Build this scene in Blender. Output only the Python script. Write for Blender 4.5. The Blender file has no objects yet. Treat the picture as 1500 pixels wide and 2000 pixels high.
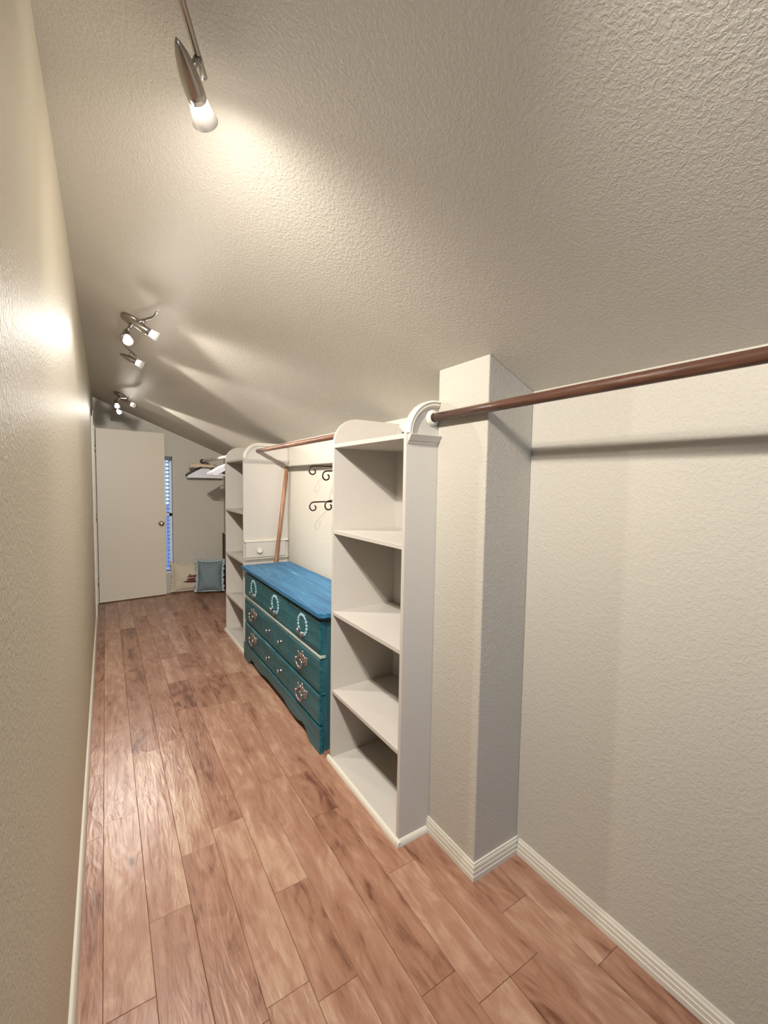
import bpy, math, random
from mathutils import Vector, Matrix
random.seed(7)
scene = bpy.context.scene
col = scene.collection
PI = math.pi

# ------------------------------------------------------------------ camera
CAM_Z = 1.43
r = Vector((0.84021736, -0.54198585, 0.0169149))
u = Vector((0.02036954, 0.06271922, 0.99782332))
fw = Vector((0.54186702, 0.83804393, -0.06373778))
cam = bpy.data.cameras.new('camera')
cam.sensor_fit = 'HORIZONTAL'; cam.sensor_width = 36.0
cam.lens = 841.49 / 1500.0 * 36.0
cam.clip_start = 0.02
cam_o = bpy.data.objects.new('camera', cam); col.objects.link(cam_o)
m3 = Matrix((r, u, -fw)).transposed()
cam_o.matrix_world = Matrix.Translation((0, 0, CAM_Z)) @ m3.to_4x4()
scene.camera = cam_o

# ------------------------------------------------------------------ world, exposure
world = bpy.data.worlds.new('sky'); scene.world = world; world.use_nodes = True
bg = world.node_tree.nodes['Background']
bg.inputs[0].default_value = (0.29, 0.56, 0.97, 1); bg.inputs[1].default_value = 2.6
scene.view_settings.view_transform = 'Standard'
scene.view_settings.look = 'None'
scene.view_settings.exposure = 0.45
scene.view_settings.gamma = 1.0
scene.view_settings.use_curve_mapping = False
scene.cycles.use_denoising = True
scene.cycles.max_bounces = 8
scene.cycles.diffuse_bounces = 2
scene.cycles.sample_clamp_indirect = 4.0
SPOT = 26.0       # watts of each reflector lamp
GLOW = 4.0        # watts leaking through each frosted cup

# ------------------------------------------------------------------ room measures (metres)
XL, XR = -0.106, 1.333
YB, YE = -1.7, 6.04
CX0, CY0, CY1 = 1.100, 1.059, 1.322           # column
def zc(x): return 2.3328 - 0.4141 * x          # sloping ceiling

# ------------------------------------------------------------------ materials
def new_mat(name):
    m = bpy.data.materials.new(name); m.use_nodes = True
    nt = m.node_tree; b = nt.nodes['Principled BSDF']
    return m, nt, b
def N(nt, t, **kw):
    n = nt.nodes.new(t)
    for k, v in kw.items():
        if k in n.inputs: n.inputs[k].default_value = v
        else: setattr(n, k, v)
    return n
def plain(name, c, rough=0.5, metal=0.0, spec=0.5, bump=0, bscale=200):
    m, nt, b = new_mat(name)
    b.inputs['Base Color'].default_value = (*c, 1); b.inputs['Roughness'].default_value = rough
    b.inputs['Metallic'].default_value = metal; b.inputs['Specular IOR Level'].default_value = spec
    tc = N(nt, 'ShaderNodeTexCoord')
    nz = N(nt, 'ShaderNodeTexNoise', Scale=bscale, Detail=3.0)
    nt.links.new(tc.outputs['Object'], nz.inputs['Vector'])
    mx = N(nt, 'ShaderNodeMix', data_type='RGBA')
    mx.inputs[6].default_value = (*[v * 0.95 for v in c], 1); mx.inputs[7].default_value = (*[min(1, v * 1.05) for v in c], 1)
    nt.links.new(nz.outputs['Fac'], mx.inputs[0]); nt.links.new(mx.outputs[2], b.inputs['Base Color'])
    if bump:
        bp = N(nt, 'ShaderNodeBump', Strength=1.0, Distance=bump)
        nt.links.new(nz.outputs['Fac'], bp.inputs['Height']); nt.links.new(bp.outputs[0], b.inputs['Normal'])
    return m
def plaster(name, c, rough, depth, scale):
    """hand textured, painted plasterboard: flattened blobs over fine orange peel"""
    m, nt, b = new_mat(name)
    b.inputs['Roughness'].default_value = rough; b.inputs['Specular IOR Level'].default_value = 0.3
    tc = N(nt, 'ShaderNodeTexCoord')
    n1 = N(nt, 'ShaderNodeTexNoise', Scale=scale, Detail=3.0, Roughness=0.55, Distortion=0.6)
    n2 = N(nt, 'ShaderNodeTexNoise', Scale=scale * 3.3, Detail=2.0)
    n3 = N(nt, 'ShaderNodeTexNoise', Scale=1.7, Detail=2.0)
    for n in (n1, n2, n3): nt.links.new(tc.outputs['Object'], n.inputs['Vector'])
    rp = N(nt, 'ShaderNodeValToRGB'); rp.color_ramp.elements[0].position = 0.42; rp.color_ramp.elements[1].position = 0.60
    nt.links.new(n1.outputs['Fac'], rp.inputs['Fac'])
    ad = N(nt, 'ShaderNodeMath', operation='MULTIPLY_ADD'); ad.inputs[1].default_value = 0.35
    nt.links.new(n2.outputs['Fac'], ad.inputs[0]); nt.links.new(rp.outputs['Color'], ad.inputs[2])
    bp = N(nt, 'ShaderNodeBump', Strength=1.0, Distance=depth)
    nt.links.new(ad.outputs[0], bp.inputs['Height']); nt.links.new(bp.outputs[0], b.inputs['Normal'])
    mx = N(nt, 'ShaderNodeMix', data_type='RGBA')
    mx.inputs[6].default_value = (*[v * 0.97 for v in c], 1); mx.inputs[7].default_value = (*[v * 1.03 for v in c], 1)
    nt.links.new(n3.outputs['Fac'], mx.inputs[0]); nt.links.new(mx.outputs[2], b.inputs['Base Color'])
    return m
def wood(name, ramp, axis, rough, stretch=14.0, scale=6.0, bump=0.0008, per_object=False, knots=False, vary=0.5):
    """grain running along one axis of the object"""
    m, nt, b = new_mat(name)
    L = nt.links.new
    b.inputs['Roughness'].default_value = rough
    tc = N(nt, 'ShaderNodeTexCoord'); oi = N(nt, 'ShaderNodeObjectInfo')
    off = N(nt, 'ShaderNodeVectorMath', operation='SCALE'); off.inputs[0].default_value = (37.0, 53.0, 91.0)
    L(oi.outputs['Random'], off.inputs['Scale'])
    addv = N(nt, 'ShaderNodeVectorMath', operation='ADD'); L(tc.outputs['Object'], addv.inputs[0]); L(off.outputs[0], addv.inputs[1])
    mp = N(nt, 'ShaderNodeMapping')
    s = [stretch, stretch, stretch]; s[axis] = 1.0
    mp.inputs['Scale'].default_value = s
    L((addv if per_object else tc).outputs[0 if per_object else 'Object'], mp.inputs['Vector'])
    n1 = N(nt, 'ShaderNodeTexNoise', Scale=scale, Detail=5.0, Roughness=0.6, Distortion=1.2)
    n2 = N(nt, 'ShaderNodeTexNoise', Scale=scale * 0.35, Detail=2.0, Distortion=0.8)
    L(mp.outputs[0], n1.inputs['Vector']); L(mp.outputs[0], n2.inputs['Vector'])
    a = N(nt, 'ShaderNodeMath', operation='ADD'); L(n1.outputs['Fac'], a.inputs[0]); L(n2.outputs['Fac'], a.inputs[1])
    h = N(nt, 'ShaderNodeMath', operation='MULTIPLY'); L(a.outputs[0], h.inputs[0]); h.inputs[1].default_value = 0.5
    fac = h
    if per_object:
        sh = N(nt, 'ShaderNodeMapRange'); sh.inputs['To Min'].default_value = -0.16 * vary; sh.inputs['To Max'].default_value = 0.22 * vary
        L(oi.outputs['Random'], sh.inputs['Value'])
        mo = N(nt, 'ShaderNodeMapping'); mo.inputs['Scale'].default_value = (11.0, 4.0, 1.0); L(addv.outputs[0], mo.inputs['Vector'])
        nm = N(nt, 'ShaderNodeTexNoise', Scale=1.0, Detail=4.0, Roughness=0.6, Distortion=2.0); L(mo.outputs[0], nm.inputs['Vector'])
        mr = N(nt, 'ShaderNodeMapRange'); mr.inputs['From Min'].default_value = 0.25; mr.inputs['From Max'].default_value = 0.75; mr.inputs['To Min'].default_value = -0.16; mr.inputs['To Max'].default_value = 0.14
        L(nm.outputs['Fac'], mr.inputs['Value'])
        h0 = h; h = N(nt, 'ShaderNodeMath', operation='ADD'); L(h0.outputs[0], h.inputs[0]); L(mr.outputs[0], h.inputs[1])
        fac = N(nt, 'ShaderNodeMath', operation='ADD'); L(h.outputs[0], fac.inputs[0]); L(sh.outputs[0], fac.inputs[1])
    rp = N(nt, 'ShaderNodeValToRGB')
    els = rp.color_ramp.elements
    els[0].position, els[0].color = ramp[0][0], (*ramp[0][1], 1)
    els[1].position, els[1].color = ramp[-1][0], (*ramp[-1][1], 1)
    for p, c in ramp[1:-1]:
        e = els.new(p); e.color = (*c, 1)
    L(fac.outputs[0], rp.inputs['Fac'])
    out = rp.outputs['Color']
    hgt = n1.outputs['Fac']
    if knots:
        mk = N(nt, 'ShaderNodeMapping'); mk.inputs['Scale'].default_value = (6.0, 2.2, 1.0)
        L(addv.outputs[0], mk.inputs['Vector'])
        vo = N(nt, 'ShaderNodeTexVoronoi', Scale=1.0); L(mk.outputs[0], vo.inputs['Vector'])
        kr = N(nt, 'ShaderNodeValToRGB'); kr.color_ramp.elements[0].position = 0.02; kr.color_ramp.elements[0].color = (1, 1, 1, 1)
        kr.color_ramp.elements[1].position = 0.085; kr.color_ramp.elements[1].color = (0, 0, 0, 1)
        L(vo.outputs['Distance'], kr.inputs['Fac'])
        mk2 = N(nt, 'ShaderNodeMath', operation='MULTIPLY'); L(kr.outputs['Color'], mk2.inputs[0]); mk2.inputs[1].default_value = 0.8
        mx = N(nt, 'ShaderNodeMix', data_type='RGBA'); L(mk2.outputs[0], mx.inputs[0]); L(out, mx.inputs[6]); mx.inputs[7].default_value = (0.035, 0.012, 0.008, 1)
        out = mx.outputs[2]
        # hand-scraped hollows
        ms = N(nt, 'ShaderNodeMapping'); ms.inputs['Scale'].default_value = (30.0, 5.0, 1.0)
        L(addv.outputs[0], ms.inputs['Vector'])
        ns = N(nt, 'ShaderNodeTexNoise', Scale=1.0, Detail=3.0, Distortion=1.5); L(ms.outputs[0], ns.inputs['Vector'])
        mm = N(nt, 'ShaderNodeMath', operation='MULTIPLY_ADD'); L(ns.outputs['Fac'], mm.inputs[0]); mm.inputs[1].default_value = 2.2; L(n1.outputs['Fac'], mm.inputs[2])
        hgt = mm.outputs[0]
    L(out, b.inputs['Base Color'])
    bp = N(nt, 'ShaderNodeBump', Strength=1.0, Distance=bump); L(hgt, bp.inputs['Height']); L(bp.outputs[0], b.inputs['Normal'])
    return m
def emit(name, c, s):
    m = bpy.data.materials.new(name); m.use_nodes = True; nt = m.node_tree
    nt.nodes.remove(nt.nodes['Principled BSDF'])
    e = N(nt, 'ShaderNodeEmission'); e.inputs[0].default_value = (*c, 1); e.inputs[1].default_value = s
    nt.links.new(e.outputs[0], nt.nodes['Material Output'].inputs[0]); return m

M = {}
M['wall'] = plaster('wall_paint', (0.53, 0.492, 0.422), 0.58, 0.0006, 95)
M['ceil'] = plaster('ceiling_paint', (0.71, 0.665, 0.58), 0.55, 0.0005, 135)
M['wallwarmlit'] = plaster('warm_lit_wall', (0.63, 0.555, 0.42), 0.56, 0.0007, 95)  # wall paint with the left wall's warmer light mixed into the colour
M['trim'] = plain('trim_paint', (0.72, 0.68, 0.58), 0.35, bump=0.0001)
M['shelf'] = plain('shelf_paint', (0.57, 0.53, 0.475), 0.42, bump=0.00012, bscale=120)
M['door'] = plain('door_paint', (0.70, 0.63, 0.51), 0.42, bump=0.0002, bscale=150)
M['floor'] = wood('floor_wood', [(0.26, (0.15, 0.058, 0.034)), (0.41, (0.31, 0.150, 0.092)), (0.56, (0.385, 0.205, 0.135)), (0.74, (0.51, 0.325, 0.222))], 1, 0.31, 7.0, 4.5, 0.0010, True, True, 0.55)
M['subfloor'] = plain('subfloor', (0.03, 0.018, 0.01), 0.9)
M['rod'] = wood('lit_rod_wood', [(0.3, (0.09, 0.035, 0.02)), (0.5, (0.20, 0.085, 0.045)), (0.7, (0.36, 0.18, 0.095))], 1, 0.38, 12, 9)  # lighter than the front rod, stronger lamp light put into its colour
M['roddark'] = wood('dark_rod_wood', [(0.3, (0.045, 0.018, 0.012)), (0.5, (0.105, 0.044, 0.027)), (0.7, (0.21, 0.10, 0.06))], 1, 0.30, 12, 9)
M['pole'] = wood('pole_wood', [(0.3, (0.14, 0.06, 0.03)), (0.5, (0.27, 0.13, 0.07)), (0.7, (0.40, 0.22, 0.13))], 2, 0.45, 12, 9)
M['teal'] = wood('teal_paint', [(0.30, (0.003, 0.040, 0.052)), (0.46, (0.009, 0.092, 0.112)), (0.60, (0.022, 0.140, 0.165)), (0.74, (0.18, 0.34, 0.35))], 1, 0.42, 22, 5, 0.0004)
M['tealtop'] = wood('teal_top_tone', [(0.30, (0.012, 0.070, 0.17)), (0.46, (0.020, 0.135, 0.28)), (0.60, (0.040, 0.21, 0.38)), (0.78, (0.42, 0.58, 0.64))], 1, 0.46, 16, 4, 0.0004)  # bluer than the drawer fronts
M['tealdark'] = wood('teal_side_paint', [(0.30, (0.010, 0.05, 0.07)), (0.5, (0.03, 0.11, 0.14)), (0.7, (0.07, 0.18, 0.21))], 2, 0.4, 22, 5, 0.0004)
M['wreath'] = plain('wreath_paint', (0.30, 0.50, 0.56), 0.35)
M['railpale'] = plain('pale_rail_paint', (0.42, 0.48, 0.43), 0.4)  # paler than the lower rail
M['pewter'] = plain('pewter', (0.55, 0.50, 0.48), 0.25, 1.0)
M['nickel'] = plain('brushed_nickel', (0.38, 0.35, 0.32), 0.25, 1.0)
M['brass'] = plain('aged_brass', (0.60, 0.52, 0.36), 0.28, 1.0)
M['iron'] = plain('dark_iron', (0.035, 0.016, 0.014), 0.4, 0.6)
M['black'] = plain('black_plastic', (0.012, 0.012, 0.013), 0.35)
M['white'] = plain('white_plastic', (0.80, 0.80, 0.86), 0.35)
M['paper'] = plain('white_card', (0.80, 0.80, 0.86), 0.7)
M['rodlit'] = plain('lamplit_rod', (0.68, 0.58, 0.53), 0.4)  # strong lamp light on the far rod painted in as a pale tone
M['palewood'] = wood('pale_hanger_wood', [(0.3, (0.55, 0.38, 0.22)), (0.7, (0.72, 0.56, 0.36))], 0, 0.4)
M['darkwood'] = wood('dark_panel_wood', [(0.3, (0.020, 0.008, 0.006)), (0.5, (0.05, 0.018, 0.012)), (0.7, (0.10, 0.04, 0.025))], 2, 0.4)
M['denim'] = plain('denim', (0.19, 0.245, 0.265), 0.9, bump=0.0006, bscale=400)
M['denimedge'] = plain('denim_frill', (0.42, 0.47, 0.48), 0.9, bump=0.001, bscale=300)
M['linen'] = plain('cream_linen', (0.60, 0.53, 0.40), 0.9, bump=0.0006, bscale=350)
M['print'] = plain('brown_print', (0.10, 0.03, 0.018), 0.9)
M['print2'] = plain('red_print', (0.23, 0.06, 0.03), 0.9)
M['blind'] = plain('blind_slat', (0.62, 0.70, 0.86), 0.5)
M['frame'] = plain('window_frame_white', (0.75, 0.78, 0.84), 0.4)
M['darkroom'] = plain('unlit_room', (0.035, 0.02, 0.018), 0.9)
M['outside'] = plain('outside_ground', (0.10, 0.09, 0.20), 0.9)
M['bulb'] = emit('lit_bulb', (1.0, 0.93, 0.82), 60.0)
def glass_mat(name, rough, c, alpha_mix):
    m, nt, b = new_mat(name)
    b.inputs['Base Color'].default_value = (*c, 1); b.inputs['Roughness'].default_value = rough
    tr = N(nt, 'ShaderNodeBsdfTranslucent'); tr.inputs[0].default_value = (*c, 1)
    mx = N(nt, 'ShaderNodeMixShader'); mx.inputs[0].default_value = alpha_mix
    nt.links.new(b.outputs[0], mx.inputs[1]); nt.links.new(tr.outputs[0], mx.inputs[2])
    nt.links.new(mx.outputs[0], nt.nodes['Material Output'].inputs[0]); return m
M['frost'] = glass_mat('frosted_glass', 0.35, (0.80, 0.78, 0.76), 0.55)
def pane_mat():
    m = bpy.data.materials.new('window_glass'); m.use_nodes = True; nt = m.node_tree
    nt.nodes.remove(nt.nodes['Principled BSDF'])
    t = N(nt, 'ShaderNodeBsdfTransparent'); t.inputs[0].default_value = (0.93, 0.96, 0.98, 1)
    g = N(nt, 'ShaderNodeBsdfGlossy'); g.inputs['Roughness'].default_value = 0.02
    f = N(nt, 'ShaderNodeFresnel'); mx = N(nt, 'ShaderNodeMixShader')
    nt.links.new(f.outputs[0], mx.inputs[0]); nt.links.new(t.outputs[0], mx.inputs[1]); nt.links.new(g.outputs[0], mx.inputs[2])
    nt.links.new(mx.outputs[0], nt.nodes['Material Output'].inputs[0]); return m
M['pane'] = pane_mat()

# ------------------------------------------------------------------ mesh helpers
class MB:
    def __init__(s): s.v = []; s.f = []; s.sm = []
    def add(s, vs, fs, smooth=False):
        o = len(s.v); s.v += [tuple(v) for v in vs]
        for f in fs: s.f.append(tuple(i + o for i in f)); s.sm.append(smooth)
        return s
    def box(s, x0, x1, y0, y1, z0, z1):
        vs = [(x, y, z) for z in (z0, z1) for y in (y0, y1) for x in (x0, x1)]
        return s.add(vs, [(0, 2, 3, 1), (4, 5, 7, 6), (0, 1, 5, 4), (2, 6, 7, 3), (0, 4, 6, 2), (1, 3, 7, 5)])
    def prism(s, poly, a0, a1, axis):
        """poly: 2-D outline, extruded along axis from a0 to a1"""
        def P(p, a):
            return (a, p[0], p[1]) if axis == 0 else (p[0], a, p[1]) if axis == 1 else (p[0], p[1], a)
        n = len(poly)
        vs = [P(p, a0) for p in poly] + [P(p, a1) for p in poly]
        fs = [tuple(range(n)), tuple(range(2 * n - 1, n - 1, -1))] + [(i, n + i, n + (i + 1) % n, (i + 1) % n) for i in range(n)]
        return s.add(vs, fs)
    def tube(s, pts, rad, seg=10, cap=True):
        pts = [Vector(p) for p in pts]; rs = rad if isinstance(rad, (list, tuple)) else [rad] * len(pts)
        t0 = (pts[1] - pts[0]).normalized()
        nrm = t0.orthogonal().normalized(); vs = []; fs = []
        for i, p in enumerate(pts):
            t = ((pts[min(i + 1, len(pts) - 1)] - pts[max(i - 1, 0)])).normalized()
            nrm = (nrm - t * nrm.dot(t)).normalized(); bn = t.cross(nrm)
            for k in range(seg):
                a = 2 * PI * k / seg; vs.append(p + (nrm * math.cos(a) + bn * math.sin(a)) * rs[i])
        for i in range(len(pts) - 1):
            for k in range(seg):
                fs.append((i * seg + k, i * seg + (k + 1) % seg, (i + 1) * seg + (k + 1) % seg, (i + 1) * seg + k))
        s.add(vs, fs, True)
        if cap:
            o = len(s.v) - len(vs)
            s.f.append(tuple(o + k for k in range(seg - 1, -1, -1))); s.sm.append(False)
            s.f.append(tuple(o + (len(pts) - 1) * seg + k for k in range(seg))); s.sm.append(False)
        return s
    def lathe(s, prof, origin, axis, seg=24, cap0=True, cap1=True):
        """prof: (radius, distance along axis)"""
        o = Vector(origin); ax = Vector(axis).normalized(); n = ax.orthogonal().normalized(); b = ax.cross(n)
        vs = []; fs = []
        for (rr, h) in prof:
            for k in range(seg):
                a = 2 * PI * k / seg; vs.append(o + ax * h + (n * math.cos(a) + b * math.sin(a)) * rr)
        for i in range(len(prof) - 1):
            for k in range(seg):
                fs.append((i * seg + k, i * seg + (k + 1) % seg, (i + 1) * seg + (k + 1) % seg, (i + 1) * seg + k))
        base = len(s.v); s.add(vs, fs, True)
        if cap0: s.f.append(tuple(base + k for k in range(seg - 1, -1, -1))); s.sm.append(False)
        if cap1: s.f.append(tuple(base + (len(prof) - 1) * seg + k for k in range(seg))); s.sm.append(False)
        return s
    def ball(s, c, rx, ry=None, rz=None, seg=8, rings=5):
        ry = ry or rx; rz = rz or rx; vs = []; fs = []
        for i in range(rings + 1):
            th = PI * i / rings
            for k in range(seg):
                a = 2 * PI * k / seg
                vs.append((c[0] + rx * math.sin(th) * math.cos(a), c[1] + ry * math.sin(th) * math.sin(a), c[2] + rz * math.cos(th)))
        for i in range(rings):
            for k in range(seg):
                fs.append((i * seg + k, (i + 1) * seg + k, (i + 1) * seg + (k + 1) % seg, i * seg + (k + 1) % seg))
        return s.add(vs, fs, True)
    def build(s, name, mat, parent=None, bevel=0, origin=None):
        o3 = Vector(origin) if origin is not None else Vector((0, 0, 0))
        me = bpy.data.meshes.new(name)
        me.from_pydata([tuple(Vector(v) - o3) for v in s.v], [], s.f)
        me.polygons.foreach_set('use_smooth', s.sm)
        me.materials.append(M[mat]); me.validate(); me.update()
        import bmesh
        bm = bmesh.new(); bm.from_mesh(me); bmesh.ops.recalc_face_normals(bm, faces=bm.faces); bm.to_mesh(me); bm.free()
        ob = bpy.data.objects.new(name, me); col.objects.link(ob)
        ob.location = o3
        if parent is not None: adopt(ob, parent)
        if bevel:
            bv = ob.modifiers.new('bevel', 'BEVEL'); bv.width = bevel; bv.segments = 2; bv.limit_method = 'ANGLE'; bv.harden_normals = False
        return ob
def wmat(o):
    m = o.matrix_basis
    if o.parent: m = wmat(o.parent) @ o.matrix_parent_inverse @ m
    return m
def adopt(ob, parent):
    ob.parent = parent; ob.matrix_parent_inverse = wmat(parent).inverted()
def thing(name, label, cat, loc, group=None):
    o = bpy.data.objects.new(name, None); col.objects.link(o); o.location = loc
    o.empty_display_size = 0.05
    return tag(o, label, cat, group)
def tag(o, label, cat, group=None):
    o['label'] = label; o['category'] = cat
    if group: o['group'] = group
    return o
def struct(o, label=None, cat=None):
    o['kind'] = 'structure'
    if label: o['label'] = label
    if cat: o['category'] = cat
    return o

# ================================================================== SETTING
# ---- floor: sub-floor with single planks
fl = struct(MB().box(XL - 0.1, XR + 0.1, YB - 0.1, YE + 0.15, -0.10, -0.012).build('floor', 'subfloor'), 'reddish brown hand-scraped hardwood plank floor', 'floor')
PW = 0.125
def plank(x0, x1, y0, y1):
    g = 0.0004; dz = random.uniform(-0.0005, 0.0005); c = 0.0010
    cx, cy = (x0 + x1) / 2, (y0 + y1) / 2
    a, b = (x1 - x0) / 2 - g, (y1 - y0) / 2 - g
    vs = [(-a, -b, -0.011), (a, -b, -0.011), (a, b, -0.011), (-a, b, -0.011),
          (-a, -b, -c), (a, -b, -c), (a, b, -c), (-a, b, -c),
          (-a + c, -b + c, 0), (a - c, -b + c, 0), (a - c, b - c, 0), (-a + c, b - c, 0)]
    fs = [(8, 9, 10, 11)] + [(i, (i + 1) % 4, 4 + (i + 1) % 4, 4 + i) for i in range(4)] + [(4 + i, 4 + (i + 1) % 4, 8 + (i + 1) % 4, 8 + i) for i in range(4)]
    me = bpy.data.meshes.new('plank'); me.from_pydata(vs, [], fs); me.materials.append(M['floor']); me.update()
    o = bpy.data.objects.new('plank', me); col.objects.link(o); o.location = (cx, cy, dz); adopt(o, fl)
seen = {3: [1.38], 5: [1.63], 6: [1.236], 7: [1.927, 0.77], 8: [2.234], 10: [0.895]}   # end joints read from the photograph
for k in range(-2, 11):
    x0 = max(0.09 + PW * (k - 0), XL); x1 = min(0.09 + PW * (k + 1), XR)
    if x1 - x0 < 0.01: continue
    cuts = sorted(seen.get(k, []))
    ys = [YB]; y = YB
    anchors = [c for c in cuts]
    while True:
        y += random.choice((0.32, 0.48, 0.62, 0.78, 0.95, 1.1)) * random.uniform(0.9, 1.1)
        nxt = [c for c in anchors if ys[-1] < c]
        if nxt and y > nxt[0] - 0.25: y = nxt[0]
        if y > YE - 0.25: break
        ys.append(y)
    ys.append(YE)
    for a, b in zip(ys, ys[1:]): plank(x0, x1, a, b)

# ---- walls and ceiling
DY0, DY1, DZ = 5.13, 5.868, 2.035        # doorway in the left wall
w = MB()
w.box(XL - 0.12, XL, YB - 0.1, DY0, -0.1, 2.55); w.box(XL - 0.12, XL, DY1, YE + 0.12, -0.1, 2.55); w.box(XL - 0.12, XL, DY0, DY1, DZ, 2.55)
struct(w.build('wall_left', 'wallwarmlit'), 'tall tan textured wall with a doorway at its far end', 'wall')
struct(MB().box(XR, XR + 0.12, YB - 0.1, YE + 0.12, -0.1, 1.95).build('wall_right', 'wall'), 'low tan textured knee wall under the sloping ceiling', 'wall')
WX0, WX1, WZ0, WZ1 = 0.12, 0.712, 0.262, 1.735
w = MB()
for a in ((XL, WX0, -0.1, 2.5), (WX1, XR, -0.1, 2.5), (WX0, WX1, -0.1, WZ0), (WX0, WX1, WZ1, 2.5)): w.box(a[0], a[1], YE, YE + 0.14, a[2], a[3])
struct(w.build('wall_end', 'wall'), 'tan textured gable end wall with a tall window', 'wall')
BX0, BX1, BZ0, BZ1 = 0.20, 1.20, 0.35, 1.72
w = MB()
for a in ((XL, BX0, -0.1, 2.5), (BX1, XR, -0.1, 2.5), (BX0, BX1, -0.1, BZ0), (BX0, BX1, BZ1, 2.5)): w.box(a[0], a[1], YB - 0.14, YB, a[2], a[3])
struct(w.build('wall_back', 'wall'), 'tan wall behind the camera with a window', 'wall')
cpoly = [(XL - 0.12, zc(XL - 0.12)), (XR + 0.12, zc(XR + 0.12)), (XR + 0.12, zc(XR + 0.12) + 0.12), (XL - 0.12, zc(XL - 0.12) + 0.12)]
struct(MB().prism(cpoly, YB - 0.14, YE + 0.14, 1).build('ceiling', 'ceil'), 'sloping tan knockdown-textured ceiling', 'ceiling')
cp = [(CX0, 0.0), (XR, 0.0), (XR, zc(XR)), (CX0, zc(CX0))]
struct(MB().prism(cp, CY0, CY1, 1).build('wall_column', 'wall', bevel=0.004), 'square tan plaster column standing against the knee wall', 'column')
# unlit room beyond the doorway
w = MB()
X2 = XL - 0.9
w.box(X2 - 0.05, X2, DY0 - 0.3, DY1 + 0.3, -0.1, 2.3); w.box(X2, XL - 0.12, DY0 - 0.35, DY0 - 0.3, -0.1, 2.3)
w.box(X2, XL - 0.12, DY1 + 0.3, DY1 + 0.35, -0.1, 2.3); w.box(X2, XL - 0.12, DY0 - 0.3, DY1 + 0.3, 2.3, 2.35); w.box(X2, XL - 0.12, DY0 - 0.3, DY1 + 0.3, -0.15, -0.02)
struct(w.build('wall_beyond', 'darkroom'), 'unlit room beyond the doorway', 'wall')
struct(MB().box(-40, 40, YE + 1.5, YE + 80, -3.1, -3.0).build('ground_outside', 'outside'), 'dim bluish ground outside the window', 'ground')

# ---- baseboards with stepped profile (profile in: distance from wall, height)
BP = [(0, 0), (0.014, 0), (0.014, 0.018), (0.012, 0.020), (0.012, 0.034), (0.010, 0.036), (0.010, 0.048), (0.007, 0.052), (0.005, 0.060), (0, 0.060)]
BL = [(0, 0), (0.014, 0), (0.014, 0.055), (0.011, 0.068), (0.007, 0.075), (0, 0.078)]
struct(MB().prism([(XL + a, b) for a, b in BL], YB, DY0 - 0.072, 1).build('baseboard_left', 'trim'), 'cream baseboard along the left wall', 'baseboard')
struct(MB().prism([(XR - a, b) for a, b in BP], YB, CY0 - 0.0139, 1).build('baseboard_right', 'trim'), 'off-white grooved baseboard along the knee wall', 'baseboard')
b = MB()
for (a0, z0), (a1, z1) in zip(BP[1:], BP[2:]):
    if z1 > z0:
        aa = (a0 + a1) / 2
        b.box(CX0 - aa, CX0, CY0 - aa, CY1, z0, z1); b.box(CX0, XR, CY0 - aa, CY0, z0, z1)
struct(b.build('baseboard_column', 'trim'), 'off-white grooved baseboard around the column foot', 'baseboard')
struct(MB().prism([(YE - a, z) for a, z in BL], 0.70, XR, 0).build('baseboard_end', 'trim'), 'cream baseboard along the end wall', 'baseboard')

# ---- door casing and door
c = MB()
for y0, y1 in ((DY0 - 0.07, DY0 - 0.004), (DY1 + 0.004, DY1 + 0.07)):
    c.box(XL, XL + 0.010, y0, y1, 0, DZ + 0.07); c.box(XL + 0.010, XL + 0.016, y0 + 0.008, y1 - 0.02, 0, DZ + 0.062)
c.box(XL, XL + 0.010, DY0 - 0.07, DY1 + 0.07, DZ + 0.004, DZ + 0.07)
c.box(XL - 0.12, XL, DY0 - 0.004, DY0 + 0.012, 0, DZ); 
struct(c.build('trim_1', 'trim', bevel=0.002), 'cream casing around the doorway in the tall wall', 'casing')
dr = thing('door_1', 'flat cream slab door standing open in front of the window', 'door', (-0.084, 5.872, 0)); dr['kind'] = 'structure'
ang = math.atan2(5.945 - 5.872, 0.700)
dr.rotation_euler = (0, 0, ang)
bpy.context.view_layer.update()
def local_build(mb, name, mat, parent, bevel=0):
    o = mb.build(name, mat, None, bevel); o.parent = parent; return o
local_build(MB().box(0, 0.705, 0, 0.035, 0.010, 2.012), 'slab', 'door', dr, 0.002)
k = MB()
k.lathe([(0.001, 0.0), (0.030, 0.001), (0.031, 0.006), (0.024, 0.010), (0.011, 0.013), (0.010, 0.028), (0.020, 0.034), (0.027, 0.044), (0.026, 0.054), (0.018, 0.061), (0.001, 0.063)], (0.655, 0, 0.905), (0, -1, 0))
local_build(k, 'knob', 'brass', dr)
for z in (0.25, 1.0, 1.78):
    local_build(MB().tube([(-0.006, 0.004, z - 0.045), (-0.006, 0.004, z + 0.045)], 0.006, 10), 'hinge', 'brass', dr)

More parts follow.
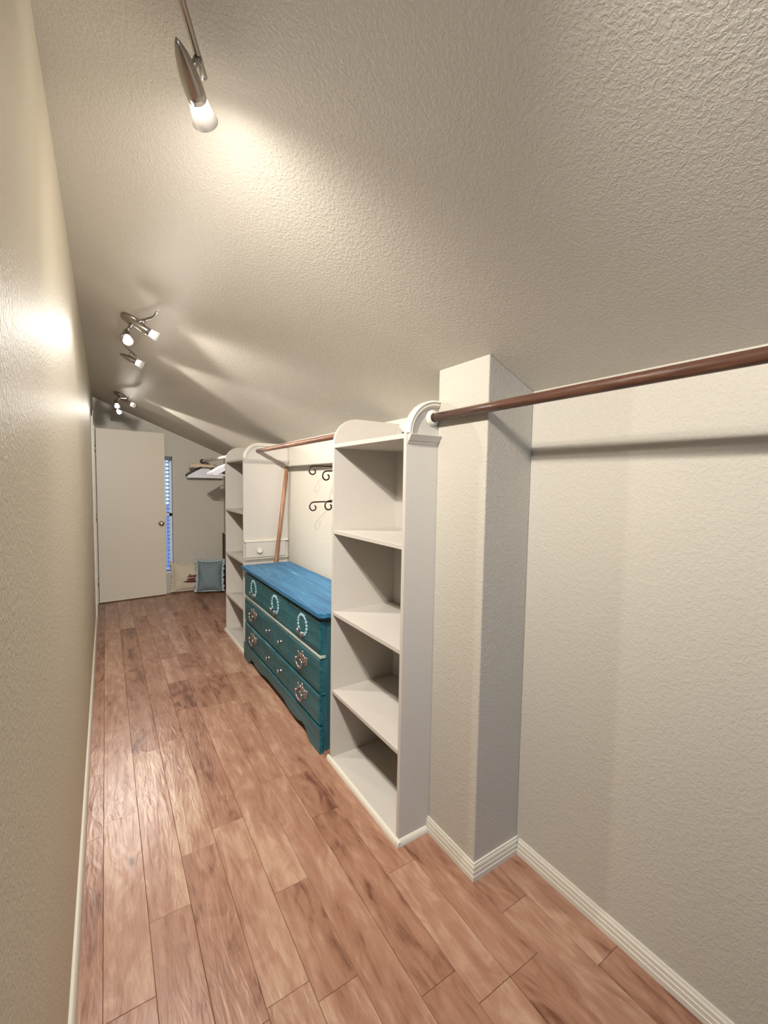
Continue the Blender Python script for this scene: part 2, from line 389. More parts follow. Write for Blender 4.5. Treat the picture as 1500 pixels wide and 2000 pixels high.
# ---- windows
def window(name, y, x0, x1, z0, z1, out, label):
    """out = +1 when outside lies towards +y"""
    t = thing(name, label, 'window', ((x0 + x1) / 2, y, z0)); t['kind'] = 'structure'
    yo = y + out * 0.10
    f = MB()
    a, bb = sorted((yo - 0.02, yo + 0.02))
    f.box(x0, x0 + 0.035, a, bb, z0, z1); f.box(x1 - 0.035, x1, a, bb, z0, z1); f.box(x0, x1, a, bb, z0, z0 + 0.04); f.box(x0, x1, a, bb, z1 - 0.04, z1)
    zm = z0 + (z1 - z0) * 0.5; f.box(x0, x1, a, bb, zm - 0.02, zm + 0.02)
    f.build('window_frame', 'frame', t, 0.002)
    MB().box(x0 + 0.03, x1 - 0.03, yo - 0.002, yo + 0.002, z0 + 0.03, zm - 0.015).build('pane', 'pane', t)
    MB().box(x0 + 0.03, x1 - 0.03, yo - 0.002, yo + 0.002, zm + 0.015, z1 - 0.03).build('pane', 'pane', t)
    return t
w1 = window('window_1', YE, WX0, WX1, WZ0, WZ1, 1, 'narrow sash window with pale blue slatted blind behind the open door')
bl = MB().box(WX0 + 0.01, WX1 - 0.012, YE + 0.015, YE + 0.065, WZ1 - 0.05, WZ1 - 0.002).build('blind_headrail', 'black', w1)
n = 28
slat = None
for i in range(n):
    z = WZ1 - 0.075 - i * 0.0485
    if slat is None:
        sl = MB(); t = 0.0015
        prof = [(-0.024, 0.0), (-0.012, 0.003), (0, 0.004), (0.012, 0.003), (0.024, 0)]
        sl.prism(prof + [(p[0], p[1] - 0.003) for p in reversed(prof)], -(WX1 - WX0) / 2 + 0.012, (WX1 - WX0) / 2 - 0.030, 0)
        slat = sl.build('blind_slat', 'blind'); o = slat
    else:
        o = slat.copy(); col.objects.link(o)
    o.location = ((WX0 + WX1) / 2, YE + 0.042, z); o.rotation_euler = (math.radians(-22), 0, 0)
    adopt(o, w1)
MB().box(WX0 + 0.012, WX1 - 0.03, YE + 0.022, YE + 0.062, WZ1 - 0.075 - n * 0.0485 - 0.008, WZ1 - 0.075 - n * 0.0485 + 0.008).build('blind_bottom_rail', 'blind', w1)
for xx in (WX0 + 0.1, WX1 - 0.075):
    MB().box(xx - 0.006, xx + 0.006, YE + 0.014, YE + 0.0155, WZ0 + 0.06, WZ1 - 0.05).build('blind_tape', 'blind', w1)
MB().box(WX0, WX1, YE + 0.0, YE + 0.08, WZ0, WZ0 + 0.015).build('window_sill', 'frame', w1)
window('window_2', YB, BX0, BX1, BZ0, BZ1, -1, 'plain sash window in the wall behind the camera')

# ================================================================== SHELF UNITS
XS = 0.949
def arch_poly(inset=0.0):
    R_ = 0.132
    pts = [(XS + inset, 0.0)]
    for i in range(13):
        a = PI - (PI / 2) * i / 12
        pts.append((XS + R_ + (R_ - inset) * math.cos(a), 1.624 + (R_ - inset) * math.sin(a)))
    pts += [(XR - 0.002, 1.756 - inset), (XR - 0.002, 0.0)]
    return pts
def shelf_unit(label, y0, y1, zs, long_mould):
    t = thing('shelf_unit', label, 'shelf unit', ((XS + XR) / 2, (y0 + y1) / 2, 0), 'built-in shelf units against the knee wall')
    th = 0.018
    MB().prism(arch_poly(), y0, y0 + th, 1).build('side_panel', 'shelf', t, 0.0015)
    MB().prism(arch_poly(), y1 - th, y1, 1).build('side_panel', 'shelf', t, 0.0015)
    MB().box(XR - 0.012, XR - 0.003, y0 + th, y1 - th, 0.0, 1.745).build('back_panel', 'shelf', t)
    for z in zs:
        MB().box(XS + 0.001, XR - 0.012, y0 + th, y1 - th, z - 0.019, z).build('shelf', 'shelf', t, 0.0015)
    # quarter-round foot moulding, front and both sides
    q = 0.014
    qr = [(0, 0)] + [(q * math.cos(a), 0.024 * math.sin(a)) for a in [PI / 2 * i / 5 for i in range(6)]]
    f = MB()
    f.prism([(XS - p[0], p[1]) for p in qr], y0 - q, y1 + q, 1)
    x_end = XR - 0.003 if long_mould else CX0 - 0.0145
    f.prism([(y0 - p[0], p[1]) for p in qr], XS - q * 0.98, x_end, 0)
    f.build('foot_moulding', 'trim', t)
    # decoration on the near side panel: arched band, horizontal moulding
    g = MB(); R_ = 0.132; vs = []; nn = 14
    xe = XR - 0.004 if long_mould else CX0 - 0.002
    prof = [(0.0, 0.0), (0.0, 0.012), (0.006, 0.016), (0.012, 0.010), (0.018, 0.013), (0.026, 0.006), (0.028, 0.0)]
    ring = []
    for i in range(nn + 1):
        a = PI - (PI / 2) * i / nn
        ring.append((math.cos(a), math.sin(a), 0.0))
    m_ = len(prof)
    for i, (ca, sa, _) in enumerate(ring):
        for (d, h) in prof: vs.append((XS + R_ + (R_ - d) * ca, y0 - h, 1.624 + (R_ - d) * sa))
    for (d, h) in prof: vs.append((xe, y0 - h, 1.756 - d))
    fs = [(i * m_ + k, i * m_ + k + 1, (i + 1) * m_ + k + 1, (i + 1) * m_ + k) for i in range(nn + 1) for k in range(m_ - 1)]
    g.add(vs, fs, False); g.build('arch_moulding', 'trim', t)
    h = MB()
    hp = [(0, 1.584), (0.003, 1.585), (0.007, 1.594), (0.012, 1.597), (0.023, 1.615), (0.025, 1.618), (0.025, 1.622), (0, 1.624)]
    h.prism([(y0 - a, z) for a, z in hp], XS + 0.004, xe, 0); h.build('side_moulding', 'shelf', t, 0.001)
    return t
U1 = shelf_unit('cream open shelf unit with arched top beside the plaster column', CY1, 1.947, (1.624, 1.200, 0.788, 0.381, 0.024), False)
U2 = shelf_unit('cream arched shelf unit with a knobbed drawer front on its side', 3.602, 4.237, (1.628, 1.180, 0.766, 0.368, 0.022), True)
# knobbed drawer front on the side of the far unit
yy = 3.602
df = MB().box(0.962, 1.300, yy - 0.020, yy, 0.802, 0.930).build('side_drawer_front', 'shelf', U2, 0.003)
MB().box(0.952, 1.325, yy - 0.026, yy, 0.932, 0.952).build('drawer_ledge', 'trim', df, 0.003)
MB().prism([(yy - a, z) for a, z in [(0, 0.765), (0.008, 0.767), (0.014, 0.778), (0.024, 0.786), (0.026, 0.798), (0, 0.800)]], 0.953, 1.325, 0).build('drawer_moulding', 'shelf', df)
kn = MB()
kn.lathe([(0.012, 0), (0.010, 0.006), (0.009, 0.012), (0.020, 0.018), (0.024, 0.025), (0.022, 0.032), (0.012, 0.035), (0.010, 0.033), (0.001, 0.033)], (1.072, yy - 0.020, 0.862), (0, -1, 0))
kn.build('knob', 'trim', df)

# ---- hanging rods
def socket(y, d, par, mat='trim'):
    s = MB()
    s.lathe([(0.0175, 0.0), (0.031, 0.0), (0.031, 0.004), (0.027, 0.006), (0.026, 0.012), (0.022, 0.014), (0.0175, 0.014)], (1.069, y, 1.690), (0, d, 0), 24, False, False)
    s.build('rod_socket', mat, par)
def rod(y0, y1, mat, label):
    pts = [(1.069, y0 + (y1 - y0) * i / 6, 1.690) for i in range(7)]
    t = thing('clothes_rod', label, 'clothes rod', (1.069, (y0 + y1) / 2, 1.690))
    MB().tube(pts, 0.0165, 16).build('dowel', mat, t)
    return t
ra = rod(-0.9, CY1 - 0.001, 'roddark', 'dark brown wooden clothes rod passing in front of the plaster column')
socket(CY1 - 0.0005, -1, ra)
rb = rod(1.948, 3.601, 'rod', 'brown wooden clothes rod spanning above the teal dresser')
rc = rod(4.238, YE - 0.001, 'rodlit', 'lamplit pale clothes rod holding hangers near the end wall')
socket(YE - 0.0005, -1, rc, 'iron')
# bracket carrying the near end of the front rod
MB().box(1.052, XR, -0.62, -0.60, 1.66, 1.672).build('bracket', 'trim', ra)

# ---- small black tube on the near unit's top shelf
bt = thing('black_tube', 'small black tube with pale end lying on top of the shelf unit', 'tube', (1.07, 1.46, 1.625))
MB().tube([(1.00, 1.425, 1.6325), (1.16, 1.36, 1.6325)], 0.008, 12).build('tube', 'black', bt)
MB().lathe([(0.0035, 0.0), (0.0035, 0.001)], (1.00, 1.425, 1.6325), (-0.16, 0.065, 0), 12).build('end_plug', 'white', bt)

# ================================================================== TEAL DRESSER
FX, DYa, DYb, DH = 0.927, 2.015, 3.487, 0.762
ds = thing('dresser', 'weathered teal painted dresser with carved wreath pulls', 'dresser', (1.11, 2.75, 0))
body = MB(); XB = 1.300
body.box(FX + 0.018, XB, DYa + 0.012, DYb - 0.012, 0.06, 0.724)
body.box(FX + 0.018, FX + 0.07, DYa + 0.012, DYa + 0.06, 0, 0.06); body.box(XB - 0.06, XB, DYa + 0.012, DYa + 0.06, 0, 0.06)
body.box(FX + 0.018, FX + 0.07, DYb - 0.06, DYb - 0.012, 0, 0.06); body.box(XB - 0.06, XB, DYb - 0.06, DYb - 0.012, 0, 0.06)
body.build('carcass', 'tealdark', ds, 0.002)
tp = [(FX - 0.024, DYb + 0.010), (FX - 0.024, DYa - 0.006), (FX + 0.004, DYa - 0.034), (XB + 0.01, DYa - 0.034), (XB + 0.01, DYb + 0.010)]
MB().prism(tp, 0.738, DH, 2).build('top', 'tealtop', ds, 0.003)
tp2 = [(FX - 0.008, DYb + 0.0), (FX - 0.008, DYa + 0.0), (FX + 0.012, DYa - 0.014), (XB, DYa - 0.014), (XB, DYb)]
MB().prism(tp2, 0.724, 0.738, 2).build('top_moulding', 'tealdark', ds, 0.002)
for z, h, xx in ((0.512, 0.014, FX - 0.004), (0.314, 0.008, FX + 0.006)):
    MB().box(xx, FX + 0.03, DYa + 0.004, DYb - 0.004, z, z + h).build('rail', 'railpale' if z > 0.5 else 'teal', ds, 0.002)
# scalloped apron
ap = [(DYa - 0.004, 0.0), (DYa - 0.004, 0.138), (DYb + 0.004, 0.138), (DYb + 0.004, 0.0), (DYb - 0.10, 0.0)]
def scallop(y0, y1, z0, z1, k=6): return [(y0 + (y1 - y0) * i / k, z0 + (z1 - z0) * (0.5 - 0.5 * math.cos(PI * i / k))) for i in range(k + 1)]
ap += scallop(DYb - 0.12, DYb - 0.21, 0.002, 0.055) + scallop(DYb - 0.24, DYb - 0.32, 0.058, 0.040)[1:] + [(3.08, 0.040)]
ap += scallop(3.05, 2.90, 0.042, 0.062) + scallop(2.60, 2.45, 0.062, 0.042)
ap += [(2.42, 0.040)] + scallop(DYa + 0.32, DYa + 0.24, 0.040, 0.058) + scallop(DYa + 0.21, DYa + 0.12, 0.055, 0.002) + [(DYa + 0.10, 0.0)]
MB().prism(ap, FX - 0.006, FX + 0.016, 0).build('apron', 'teal', ds, 0.0015)
# drawers
def bail(parent, y, z, x):
    m = MB()
    # lobed back plate
    for dy, dz, a, b_ in ((-0.046, 0.004, 0.014, 0.019), (0.046, 0.004, 0.014, 0.019), (-0.026, 0.014, 0.014, 0.012), (0.026, 0.014, 0.014, 0.012), (0, 0.016, 0.017, 0.018), (-0.055, 0.022, 0.007, 0.008), (0.055, 0.022, 0.007, 0.008), (0, 0.036, 0.008, 0.010), (-0.03, -0.012, 0.010, 0.008), (0.03, -0.012, 0.010, 0.008)):
        m.ball((x - 0.001, y + dy * 1.15, z + dz * 1.15), 0.006, a * 1.15, b_ * 1.15, 10, 6)
    o = m.build('back_plate', 'pewter', parent)
    p = [(x - 0.004, y - 0.042, z + 0.002), (x - 0.020, y - 0.042, z + 0.001), (x - 0.024, y - 0.044, z - 0.012), (x - 0.022, y - 0.034, z - 0.030), (x - 0.022, y - 0.015, z - 0.036), (x - 0.022, y, z - 0.038),
         (x - 0.022, y + 0.015, z - 0.036), (x - 0.022, y + 0.034, z - 0.030), (x - 0.024, y + 0.044, z - 0.012), (x - 0.020, y + 0.042, z + 0.001), (x - 0.004, y + 0.042, z + 0.002)]
    b2 = MB().tube(p, [0.006, 0.006, 0.0055, 0.005, 0.006, 0.0075, 0.006, 0.005, 0.0055, 0.006, 0.006], 8)
    b2.ball((x - 0.022, y - 0.042, z + 0.003), 0.009); b2.ball((x - 0.022, y + 0.042, z + 0.003), 0.009); b2.ball((x - 0.022, y, z - 0.038), 0.009, 0.010, 0.009)
    b2.build('bail_handle', 'pewter', parent)
def knob(parent, y, z, x):
    MB().lathe([(0.009, 0), (0.008, 0.003), (0.005, 0.006), (0.005, 0.014), (0.011, 0.018), (0.013, 0.023), (0.010, 0.028), (0.001, 0.030)], (x, y, z), (-1, 0, 0), 14).build('knob', 'pewter', parent)
def wreath(parent, y, z, x):
    m = MB(); k = 18
    for i in range(k):
        a = 2 * PI * i / k + 0.17
        big = 1.0 + 0.25 * (i % 2)
        m.ball((x - 0.002, y + 0.062 * math.cos(a), z + 0.056 * math.sin(a)), 0.006, 0.010 * big, 0.009 * big, 7, 4)
    m.build('wreath', 'wreath', parent)
    d = MB()
    d.lathe([(0.008, 0), (0.005, 0.005), (0.005, 0.013), (0.011, 0.018), (0.012, 0.024), (0.001, 0.030)], (x, y + 0.026, z - 0.034), (-1, 0, 0), 12)
    d.tube([(x - 0.006, y + 0.034, z - 0.036), (x - 0.014, y + 0.016, z - 0.052), (x - 0.014, y - 0.004, z - 0.056), (x - 0.014, y - 0.022, z - 0.048), (x - 0.006, y - 0.032, z - 0.034)], 0.0055, 8)
    d.tube([(x - 0.010, y - 0.004, z - 0.056), (x - 0.010, y - 0.004, z - 0.075)], [0.007, 0.002], 8)
    d.build('drop_pull', 'pewter', parent)
T1, T2, T3, T4 = DYa + 0.014, 2.490, 2.968, DYb - 0.016
TM = 2.730
def drawer(y0, y1, z0, z1, splits, pulls, xf=FX):
    d = MB().box(xf + 0.008, xf + 0.022, y0, y1, z0, z1).build('drawer', 'teal', ds, 0.0015)
    ys = [y0] + splits + [y1]
    for a, b_ in zip(ys, ys[1:]):
        a2, b2 = a + (0.0 if a == y0 else 0.0018), b_ - (0.0 if b_ == y1 else 0.0018)
        e = 0.007
        mb = MB()
        mb.add([(xf + 0.008, a2, z0), (xf + 0.008, b2, z0), (xf + 0.008, b2, z1), (xf + 0.008, a2, z1),
                (xf + 0.003, a2, z0), (xf + 0.003, b2, z0), (xf + 0.003, b2, z1), (xf + 0.003, a2, z1),
                (xf - 0.003, a2 + e, z0 + e), (xf - 0.003, b2 - e, z0 + e), (xf - 0.003, b2 - e, z1 - e), (xf - 0.003, a2 + e, z1 - e)],
               [(8, 11, 10, 9), (0, 1, 2, 3)] + [(i, 4 + i, 4 + (i + 1) % 4, (i + 1) % 4) for i in range(4)] + [(4 + i, 8 + i, 8 + (i + 1) % 4, 4 + (i + 1) % 4) for i in range(4)])
        mb.build('drawer_panel', 'teal', d)
    for kind, y, z in pulls:
        {'w': wreath, 'b': bail, 'k': knob}[kind](d, y, z, xf - 0.003)
zr1, zr2, zr3 = (0.532, 0.708), (0.326, 0.505), (0.146, 0.308)
c1, c2, c3 = (T1 + T2) / 2, (T2 + T3) / 2, (T3 + T4) / 2
drawer(T1, T2 - 0.003, *zr1, [], [('w', c1, 0.628)]); drawer(T2 + 0.001, T3 - 0.001, *zr1, [], [('w', c2, 0.628)]); drawer(T3 + 0.001, T4, *zr1, [], [('w', c3, 0.628)])
drawer(T1, T2 - 0.0015, *zr2, [], [('b', c1, 0.425)]); drawer(T2 + 0.0015, T3 - 0.0015, *zr2, [TM], [('k', (T2 + TM) / 2, 0.418), ('k', (TM + T3) / 2, 0.418)]); drawer(T3 + 0.0015, T4, *zr2, [], [('b', c3, 0.425)])
drawer(T1, TM - 0.005, *zr3, [T2], [('b', c1, 0.235), ('k', (T2 + TM) / 2, 0.228)]); drawer(TM + 0.005, T4, *zr3, [T3], [('b', c3, 0.235), ('k', (TM + T3) / 2, 0.228)])

# ---- spare pole leaning in the corner behind the dresser
tag(MB().tube([(1.118, 3.540, 0.001), (1.174, 3.540, 0.5), (1.232, 3.540, 1.0), (1.298, 3.540, 1.565)], 0.0165, 14).build('wooden_pole', 'pole'),
    'loose brown wooden pole leaning upright in corner behind the dresser', 'pole')

# ---- scroll wall brackets (wrought iron)
def scroll_pts(x_end, y, z, x0):
    """arm from the wall at x0 out to x_end, ending in a downward curl"""
    pts = [(x0, y, z), ((x0 + x_end) / 2, y, z + 0.002), (x_end + 0.030, y, z)]
    cx, cz = x_end + 0.028, z - 0.034
    for i in range(1, 19):
        t = i / 18; a = PI / 2 + t * 2 * PI * 0.92; rr = 0.034 - 0.022 * t
        pts.append((cx + rr * math.cos(a), y, cz + rr * math.sin(a) + 0.0))
    return pts
def bracket(y, arms, label):
    t = thing('scroll_bracket', label, 'bracket', (XR, y, arms[-1][1] - 0.1))
    MB().box(XR - 0.008, XR - 0.001, y - 0.012, y + 0.012, arms[-1][1] - 0.10, arms[0][1] + 0.06).build('back_bar', 'iron', t, 0.002)
    for xe, z in arms:
        MB().tube(scroll_pts(xe, y, z, XR - 0.006), 0.0048, 8).build('scroll_arm', 'iron', t)
bracket(2.68, ((1.137, 1.545), (1.142, 1.304)), 'dark iron scroll bracket on knee wall, nearer the leaning wooden pole')
bracket(2.45, ((1.128, 1.508), (1.146, 1.322)), 'dark iron scroll bracket on knee wall, nearer the shelf unit beside the column')

# ================================================================== HANGERS
RX, RZ = 1.069, 1.690
def hook_pts(y, drop=0.045):
    R0 = 0.021
    p = []
    for i in range(11):
        a = math.radians(-20 + 220 * i / 10)
        p.append((RX + R0 * math.cos(a), y, RZ + R0 * math.sin(a) - 0.002))
    p = p[::-1]
    p += [(RX + 0.010, y, RZ - 0.030), (RX, y, RZ - drop)]
    return p
def tube_hanger(y, mat, label, half=0.20, yaw=0.0, rad=0.005):
    t = thing('clothes_hanger', label, 'hanger', (RX, y, RZ))
    MB().tube(hook_pts(y, 0.065), 0.0022, 8).build('hook', 'nickel' if mat != 'black' else 'black', t)
    z0 = RZ - 0.065
    p = [(RX, y, z0), (RX - half * 0.5, y, z0 - 0.045), (RX - half, y, z0 - 0.108), (RX - half - 0.006, y, z0 - 0.120), (RX - half + 0.004, y, z0 - 0.130), (RX, y, z0 - 0.131),
         (RX + half - 0.004, y, z0 - 0.130), (RX + half + 0.006, y, z0 - 0.120), (RX + half, y, z0 - 0.108), (RX + half * 0.5, y, z0 - 0.045), (RX, y, z0)]
    MB().tube(p, rad, 8).build('hanger_frame', mat, t)
    if mat == 'white':
        MB().tube([(RX - half * 0.62, y, z0 - 0.060), (RX - half * 0.60, y, z0 - 0.129)], 0.004, 6).build('strap_bar', mat, t)
        MB().prism([(RX - half * 0.97, z0 - 0.112), (RX - half * 0.45, z0 - 0.042), (RX - half * 0.40, z0 - 0.085), (RX - half * 0.78, z0 - 0.128), (RX - half * 0.95, z0 - 0.128)], y - 0.002, y + 0.002, 1).build('shoulder_web', mat, t)
    return t
tube_hanger(4.40, 'white', 'white plastic hanger on pale rod, first from the shelf unit with side drawer')
tube_hanger(4.50, 'white', 'white plastic hanger on pale rod, second from the shelf unit with side drawer')
tube_hanger(4.62, 'white', 'white plastic hanger on pale rod, third from the shelf unit with side drawer')
# card-covered hanger
t = thing('clothes_hanger', 'white triangular card-covered hanger near the end wall', 'hanger', (RX, 5.86, RZ))
MB().tube(hook_pts(5.86, 0.078), 0.0022, 8).build('hook', 'nickel', t)
z0 = RZ - 0.074
MB().prism([(RX - 0.010, z0), (RX + 0.010, z0), (RX + 0.212, z0 - 0.122), (RX + 0.215, z0 - 0.143), (RX - 0.215, z0 - 0.143), (RX - 0.212, z0 - 0.122)], 5.852, 5.868, 1).build('card_cover', 'paper', t, 0.004)
# wooden trouser hanger
t = thing('trouser_hanger', 'pale wooden trouser hanger with metal clips on pale rod', 'hanger', (RX, 5.72, RZ))
MB().tube(hook_pts(5.72, 0.05), 0.0022, 8).build('hook', 'nickel', t)
MB().box(RX - 0.18, RX + 0.085, 5.713, 5.729, RZ - 0.083, RZ - 0.050).build('wooden_bar', 'palewood', t, 0.004)
for xx in (RX - 0.19, RX + 0.095):
    MB().box(xx - 0.012, xx + 0.012, 5.708, 5.734, RZ - 0.096, RZ - 0.046).build('clip', 'nickel', t, 0.003)
tube_hanger(5.95, 'black', 'black plastic clothes hanger next to the end wall on pale rod', 0.205, rad=0.008)

# ================================================================== PILLOWS AND DARK BOARD
def pillow(name, label, loc, rotz, lean, wd, ht, thick, mat, frill):
    t = thing(name, label, 'pillow', loc)
    t.rotation_euler = (lean, 0, rotz)
    nu, nv = 18, 18
    def hgt(a, b): return thick * (max(0, (1 - abs(a) ** 2.6) * (1 - abs(b) ** 2.6))) ** 0.55
    vs = []; fs = []
    for s in (-1, 1):
        for j in range(nv + 1):
            for i in range(nu + 1):
                a, b = -1 + 2 * i / nu, -1 + 2 * j / nv
                k = 1 - 0.07 * (1 - a * a) * 0 - 0.05 * (abs(b) < 2) * (1 - abs(a)) * abs(b) - 0.0
                x = a * wd / 2 * (1 - 0.09 * (1 - b * b)); z = ht / 2 + b * ht / 2 * (1 - 0.09 * (1 - a * a))
                wr = 0.004 * math.sin(9 * a + 5 * b) * (1 - a * a) + 0.003 * math.sin(13 * b - 4 * a) * (1 - b * b)
                vs.append((x, s * (hgt(a, b) + (wr if hgt(a, b) > 0.02 else 0)), z))
        o = len(vs) - (nu + 1) * (nv + 1)
        for j in range(nv):
            for i in range(nu):
                q = (o + j * (nu + 1) + i, o + j * (nu + 1) + i + 1, o + (j + 1) * (nu + 1) + i + 1, o + (j + 1) * (nu + 1) + i)
                fs.append(q if s < 0 else q[::-1])
    mb = MB().add(vs, fs, True)
    local_build(mb, 'cushion', mat, t)
    def front(a, b):      # a point just proud of the front face
        return (a * wd / 2 * (1 - 0.09 * (1 - b * b)), -hgt(a, b) - 0.013, ht / 2 + b * ht / 2 * (1 - 0.09 * (1 - a * a)))
    # frill around the edge
    per = []; k = 26
    for i in range(k): per.append((-1 + 2 * i / k, -1, 0, -1))
    for i in range(k): per.append((1, -1 + 2 * i / k, 1, 0))
    for i in range(k): per.append((1 - 2 * i / k, 1, 0, 1))
    for i in range(k): per.append((-1, 1 - 2 * i / k, -1, 0))
    vs = []; fs = []; n_ = len(per)
    for i, (a, b, ox, oz) in enumerate(per):
        x = a * wd / 2 * (1 - 0.09 * (1 - b * b)); z = ht / 2 + b * ht / 2 * (1 - 0.09 * (1 - a * a))
        wv = math.sin(i * 2.1) * frill * 0.5; ln = frill * (1 + 0.25 * math.sin(i * 1.3))
        if abs(a) == 1 and abs(b) == 1: ox, oz = a, b
        ze = z + oz * ln
        vs.append((x, -0.004, z)); vs.append((x + ox * ln, wv - 0.004, max(ze, -0.0)))
        vs.append((x, 0.004, z)); vs.append((x + ox * ln, wv + 0.004, max(ze, -0.0)))
    for i in range(n_):
        j = (i + 1) % n_
        fs += [(4 * i, 4 * j, 4 * j + 1, 4 * i + 1), (4 * i + 2, 4 * i + 3, 4 * j + 3, 4 * j + 2), (4 * i + 1, 4 * j + 1, 4 * j + 3, 4 * i + 3)]
    local_build(MB().add(vs, fs, False), 'frill', 'denimedge' if mat == 'denim' else mat, t)
    return t, front
pc, fr = pillow('throw_pillow', 'cream linen pillow printed with a brown boat, against the end wall', (0.885, 5.965, 0.020), -0.05, math.radians(-7), 0.40, 0.36, 0.055, 'linen', 0.018)
def decal(parent, fr, pts, name, mat):
    n_ = len(pts); c_ = (sum(p[0] for p in pts) / n_, sum(p[1] for p in pts) / n_)
    vs = [fr(*c_)] + [fr((p[0] + c_[0]) / 2, (p[1] + c_[1]) / 2) for p in pts] + [fr(*p) for p in pts]
    fs = []
    for i in range(n_):
        j = (i + 1) % n_
        fs += [(0, 1 + i, 1 + j), (1 + i, 1 + n_ + i, 1 + n_ + j, 1 + j)]
    back = [(v[0], v[1] + 0.006, v[2]) for v in vs]
    local_build(MB().add(vs, fs, True), name, mat, parent)
decal(pc, fr, [(-0.45, -0.33), (0.0, -0.25), (0.5, -0.25), (0.62, -0.22), (0.6, -0.36), (0.3, -0.44), (-0.2, -0.42)], 'printed_hull', 'print')
decal(pc, fr, [(-0.25, -0.22), (-0.1, -0.12), (0.45, -0.10), (0.62, -0.05), (0.58, -0.2), (0.3, -0.22), (0.0, -0.23)], 'printed_stripe', 'print')
decal(pc, fr, [(-0.15, -0.02), (-0.1, 0.10), (0.2, 0.13), (0.55, 0.10), (0.58, -0.02), (0.3, -0.06)], 'printed_cargo', 'print2')
decal(pc, fr, [(-0.05, 0.13), (-0.04, 0.2), (0.06, 0.2), (0.07, 0.13)], 'printed_figure', 'print')
decal(pc, fr, [(0.38, 0.14), (0.40, 0.2), (0.52, 0.2), (0.52, 0.14)], 'printed_figure', 'print')
pillow('throw_pillow', 'blue denim pillow with a pale ruffled edge on the floor', (1.088, 5.742, 0.032), -0.30, math.radians(-12), 0.305, 0.39, 0.088, 'denim', 0.028)
bd = thing('dark_panel', 'dark brown wooden panel standing against the knee wall behind denim pillow', 'panel', (1.31, 5.6, 0))
MB().box(1.311, 1.331, 5.10, 6.015, 0, 0.745).build('board', 'darkwood', bd, 0.003)
for y in (5.11, 5.40, 5.70, 5.96):
    MB().box(1.304, 1.311, y, y + 0.045, 0.0, 0.745).build('batten', 'darkwood', bd, 0.002)
MB().box(1.303, 1.331, 5.09, 6.02, 0.746, 0.760).build('cap', 'trim', bd, 0.002)

# ================================================================== CEILING SPOT LIGHTS
CN = Vector((-0.4141, 0, -1)).normalized()       # points down, square to the sloping ceiling
ARM = [(-0.46, 0.092), (-0.36, 0.085), (-0.25, 0.055), (-0.12, 0.015), (0, 0), (0.13, -0.020), (0.25, -0.030), (0.36, -0.008), (0.42, 0.020), (0.486, 0.055)]
LX = 0.14
def smooth(pts, k=6):
    P = [Vector((p[0], p[1], 0)) for p in pts]; out = []
    for i in range(len(P) - 1):
        p0, p1, p2, p3 = P[max(i - 1, 0)], P[i], P[i + 1], P[min(i + 2, len(P) - 1)]
        for j in range(k):
            t = j / k
            out.append(0.5 * ((2 * p1) + (p2 - p0) * t + (2 * p0 - 5 * p1 + 4 * p2 - p3) * t * t + (3 * p1 - p0 - 3 * p2 + p3) * t ** 3))
    return out + [P[-1]]
def on_ceil(x, y, off):
    p = Vector((x, y, zc(x)))
    return p + CN * off
def soft_falloff(l):
    l.use_nodes = True; nt = l.node_tree; e = nt.nodes['Emission']
    f = nt.nodes.new('ShaderNodeLightFalloff'); f.inputs['Strength'].default_value = 1.0; f.inputs['Smooth'].default_value = 0.10
    nt.links.new(f.outputs['Linear'], e.inputs['Strength'])
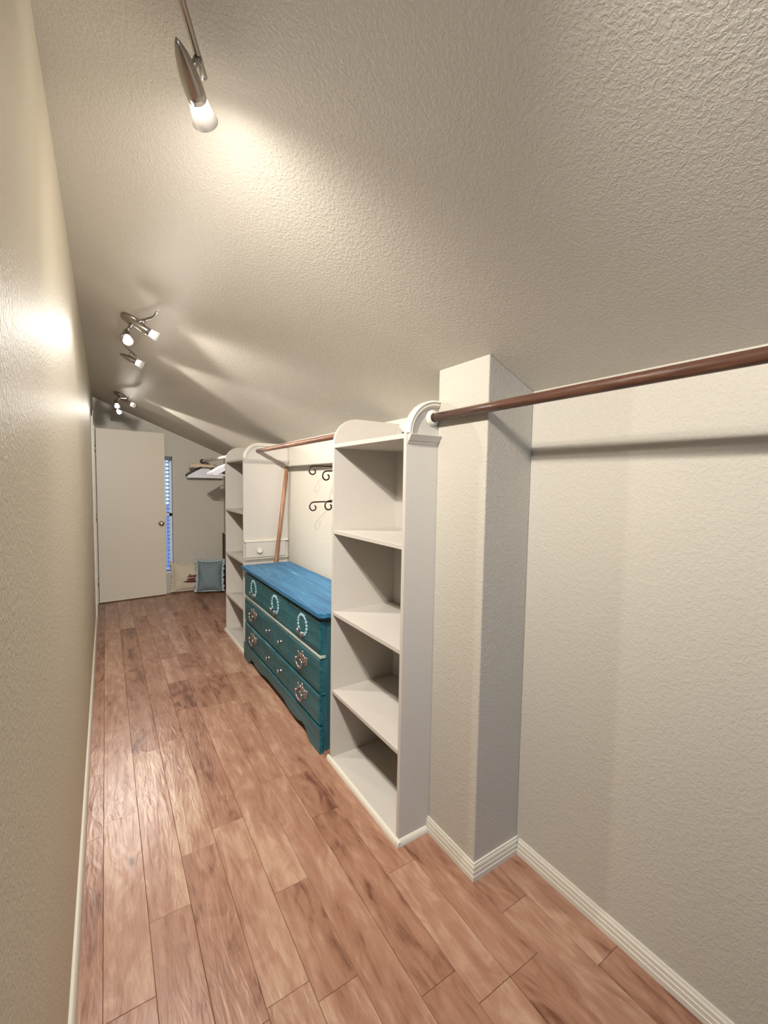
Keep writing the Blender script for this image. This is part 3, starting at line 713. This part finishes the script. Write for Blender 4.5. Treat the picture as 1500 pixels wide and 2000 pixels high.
def spot_lamp(y0, heads, label, grp='wavy three-head spot lights on the sloping ceiling'):
    base = on_ceil(LX, y0, 0)
    t = thing('ceiling_spotlight', label, 'spotlight', base, grp)
    MB().lathe([(0.058, 0.0), (0.058, 0.012), (0.052, 0.020), (0.040, 0.025), (0.001, 0.027)], base, CN, 28).build('ceiling_plate', 'nickel', t)
    MB().tube([base + CN * 0.024, base + CN * 0.052], 0.007, 12).build('stem', 'nickel', t)
    pts = [on_ceil(LX + p.y, y0 + p.x, 0.05) for p in smooth(ARM)]
    MB().tube(pts, 0.0062, 10).build('arm', 'nickel', t)
    for (ta, aim, power, blend, cone, glow) in heads:
        aim = Vector(aim).normalized()
        q = min(pts, key=lambda p: abs(p.y - (y0 + ta)))
        piv = q + CN * 0.030
        h = MB().tube([q, q + CN * 0.014, piv], [0.008, 0.0065, 0.006], 10).build('head_joint', 'nickel', t)
        c0 = piv + CN * 0.012 - aim * 0.055           # tail of the bullet
        MB().lathe([(0.0008, 0.0), (0.006, 0.008), (0.011, 0.022), (0.0155, 0.042), (0.018, 0.062), (0.0185, 0.080), (0.0175, 0.096), (0.015, 0.096)], c0, aim, 20, True, True).build('head_shell', 'nickel', h)
        MB().lathe([(0.0172, 0.094), (0.0185, 0.105), (0.021, 0.120), (0.0255, 0.136), (0.0235, 0.136), (0.0190, 0.121), (0.0165, 0.107), (0.0155, 0.097)], c0, aim, 24, False, False).build('glass_cup', 'frost', h)
        MB().lathe([(0.0005, 0.0975), (0.0145, 0.0976), (0.0150, 0.112), (0.010, 0.120), (0.0005, 0.122)], c0, aim, 20).build('bulb', 'bulb', h)
        sp = bpy.data.lights.new('reflector_beam', 'SPOT'); sp.energy = SPOT * power; sp.spot_size = math.radians(cone); sp.spot_blend = blend
        sp.shadow_soft_size = 0.016; sp.color = (1.0, 0.945, 0.87); soft_falloff(sp)
        so = bpy.data.objects.new('reflector_beam', sp); col.objects.link(so)
        so.matrix_world = Matrix.Translation(c0 + aim * 0.142) @ aim.to_track_quat('-Z', 'Y').to_matrix().to_4x4()
        so.parent = h; so.matrix_parent_inverse = Matrix.Identity(4)
        pl = bpy.data.lights.new('cup_glow', 'POINT'); pl.energy = GLOW * glow; pl.shadow_soft_size = 0.02; pl.color = (1.0, 0.945, 0.87); soft_falloff(pl)
        po = bpy.data.objects.new('cup_glow', pl); col.objects.link(po); po.location = c0 + aim * 0.150
        po.parent = h
    return t
spot_lamp(0.45, [(0.455, (0.50, 0.83, -0.25), 1.6, 1.0, 175, 2.2), (0.0, (0.45, 0.42, -0.80), 0.8, 1.0, 100, 0.2), (-0.26, (0.90, -0.12, -0.15), 1.5, 1.0, 112, 1.0)],
          'wavy nickel spot light above the front rod, its arm end jutting past the plaster column')
spot_lamp(2.68, [(0.44, (0.91, -0.08, -0.40), 1.3, 0.7, 75, 0.5), (-0.02, (0.05, -0.75, -0.65), 0.35, 1.0, 150, 0.6), (-0.25, (0.88, 0.02, -0.43), 1.2, 0.8, 100, 0.7)],
          'wavy nickel spot light fixed to the ceiling over the teal dresser')
spot_lamp(5.05, [(0.40, (0.30, -0.75, -0.55), 0.5, 1.0, 120, 0.03), (0.0, (0.08, -0.80, -0.58), 0.30, 1.0, 80, 0.05), (-0.30, (0.91, -0.12, -0.385), 2.4, 0.5, 58, 0.12)],
          'wavy nickel spot light in front of the open slab door')
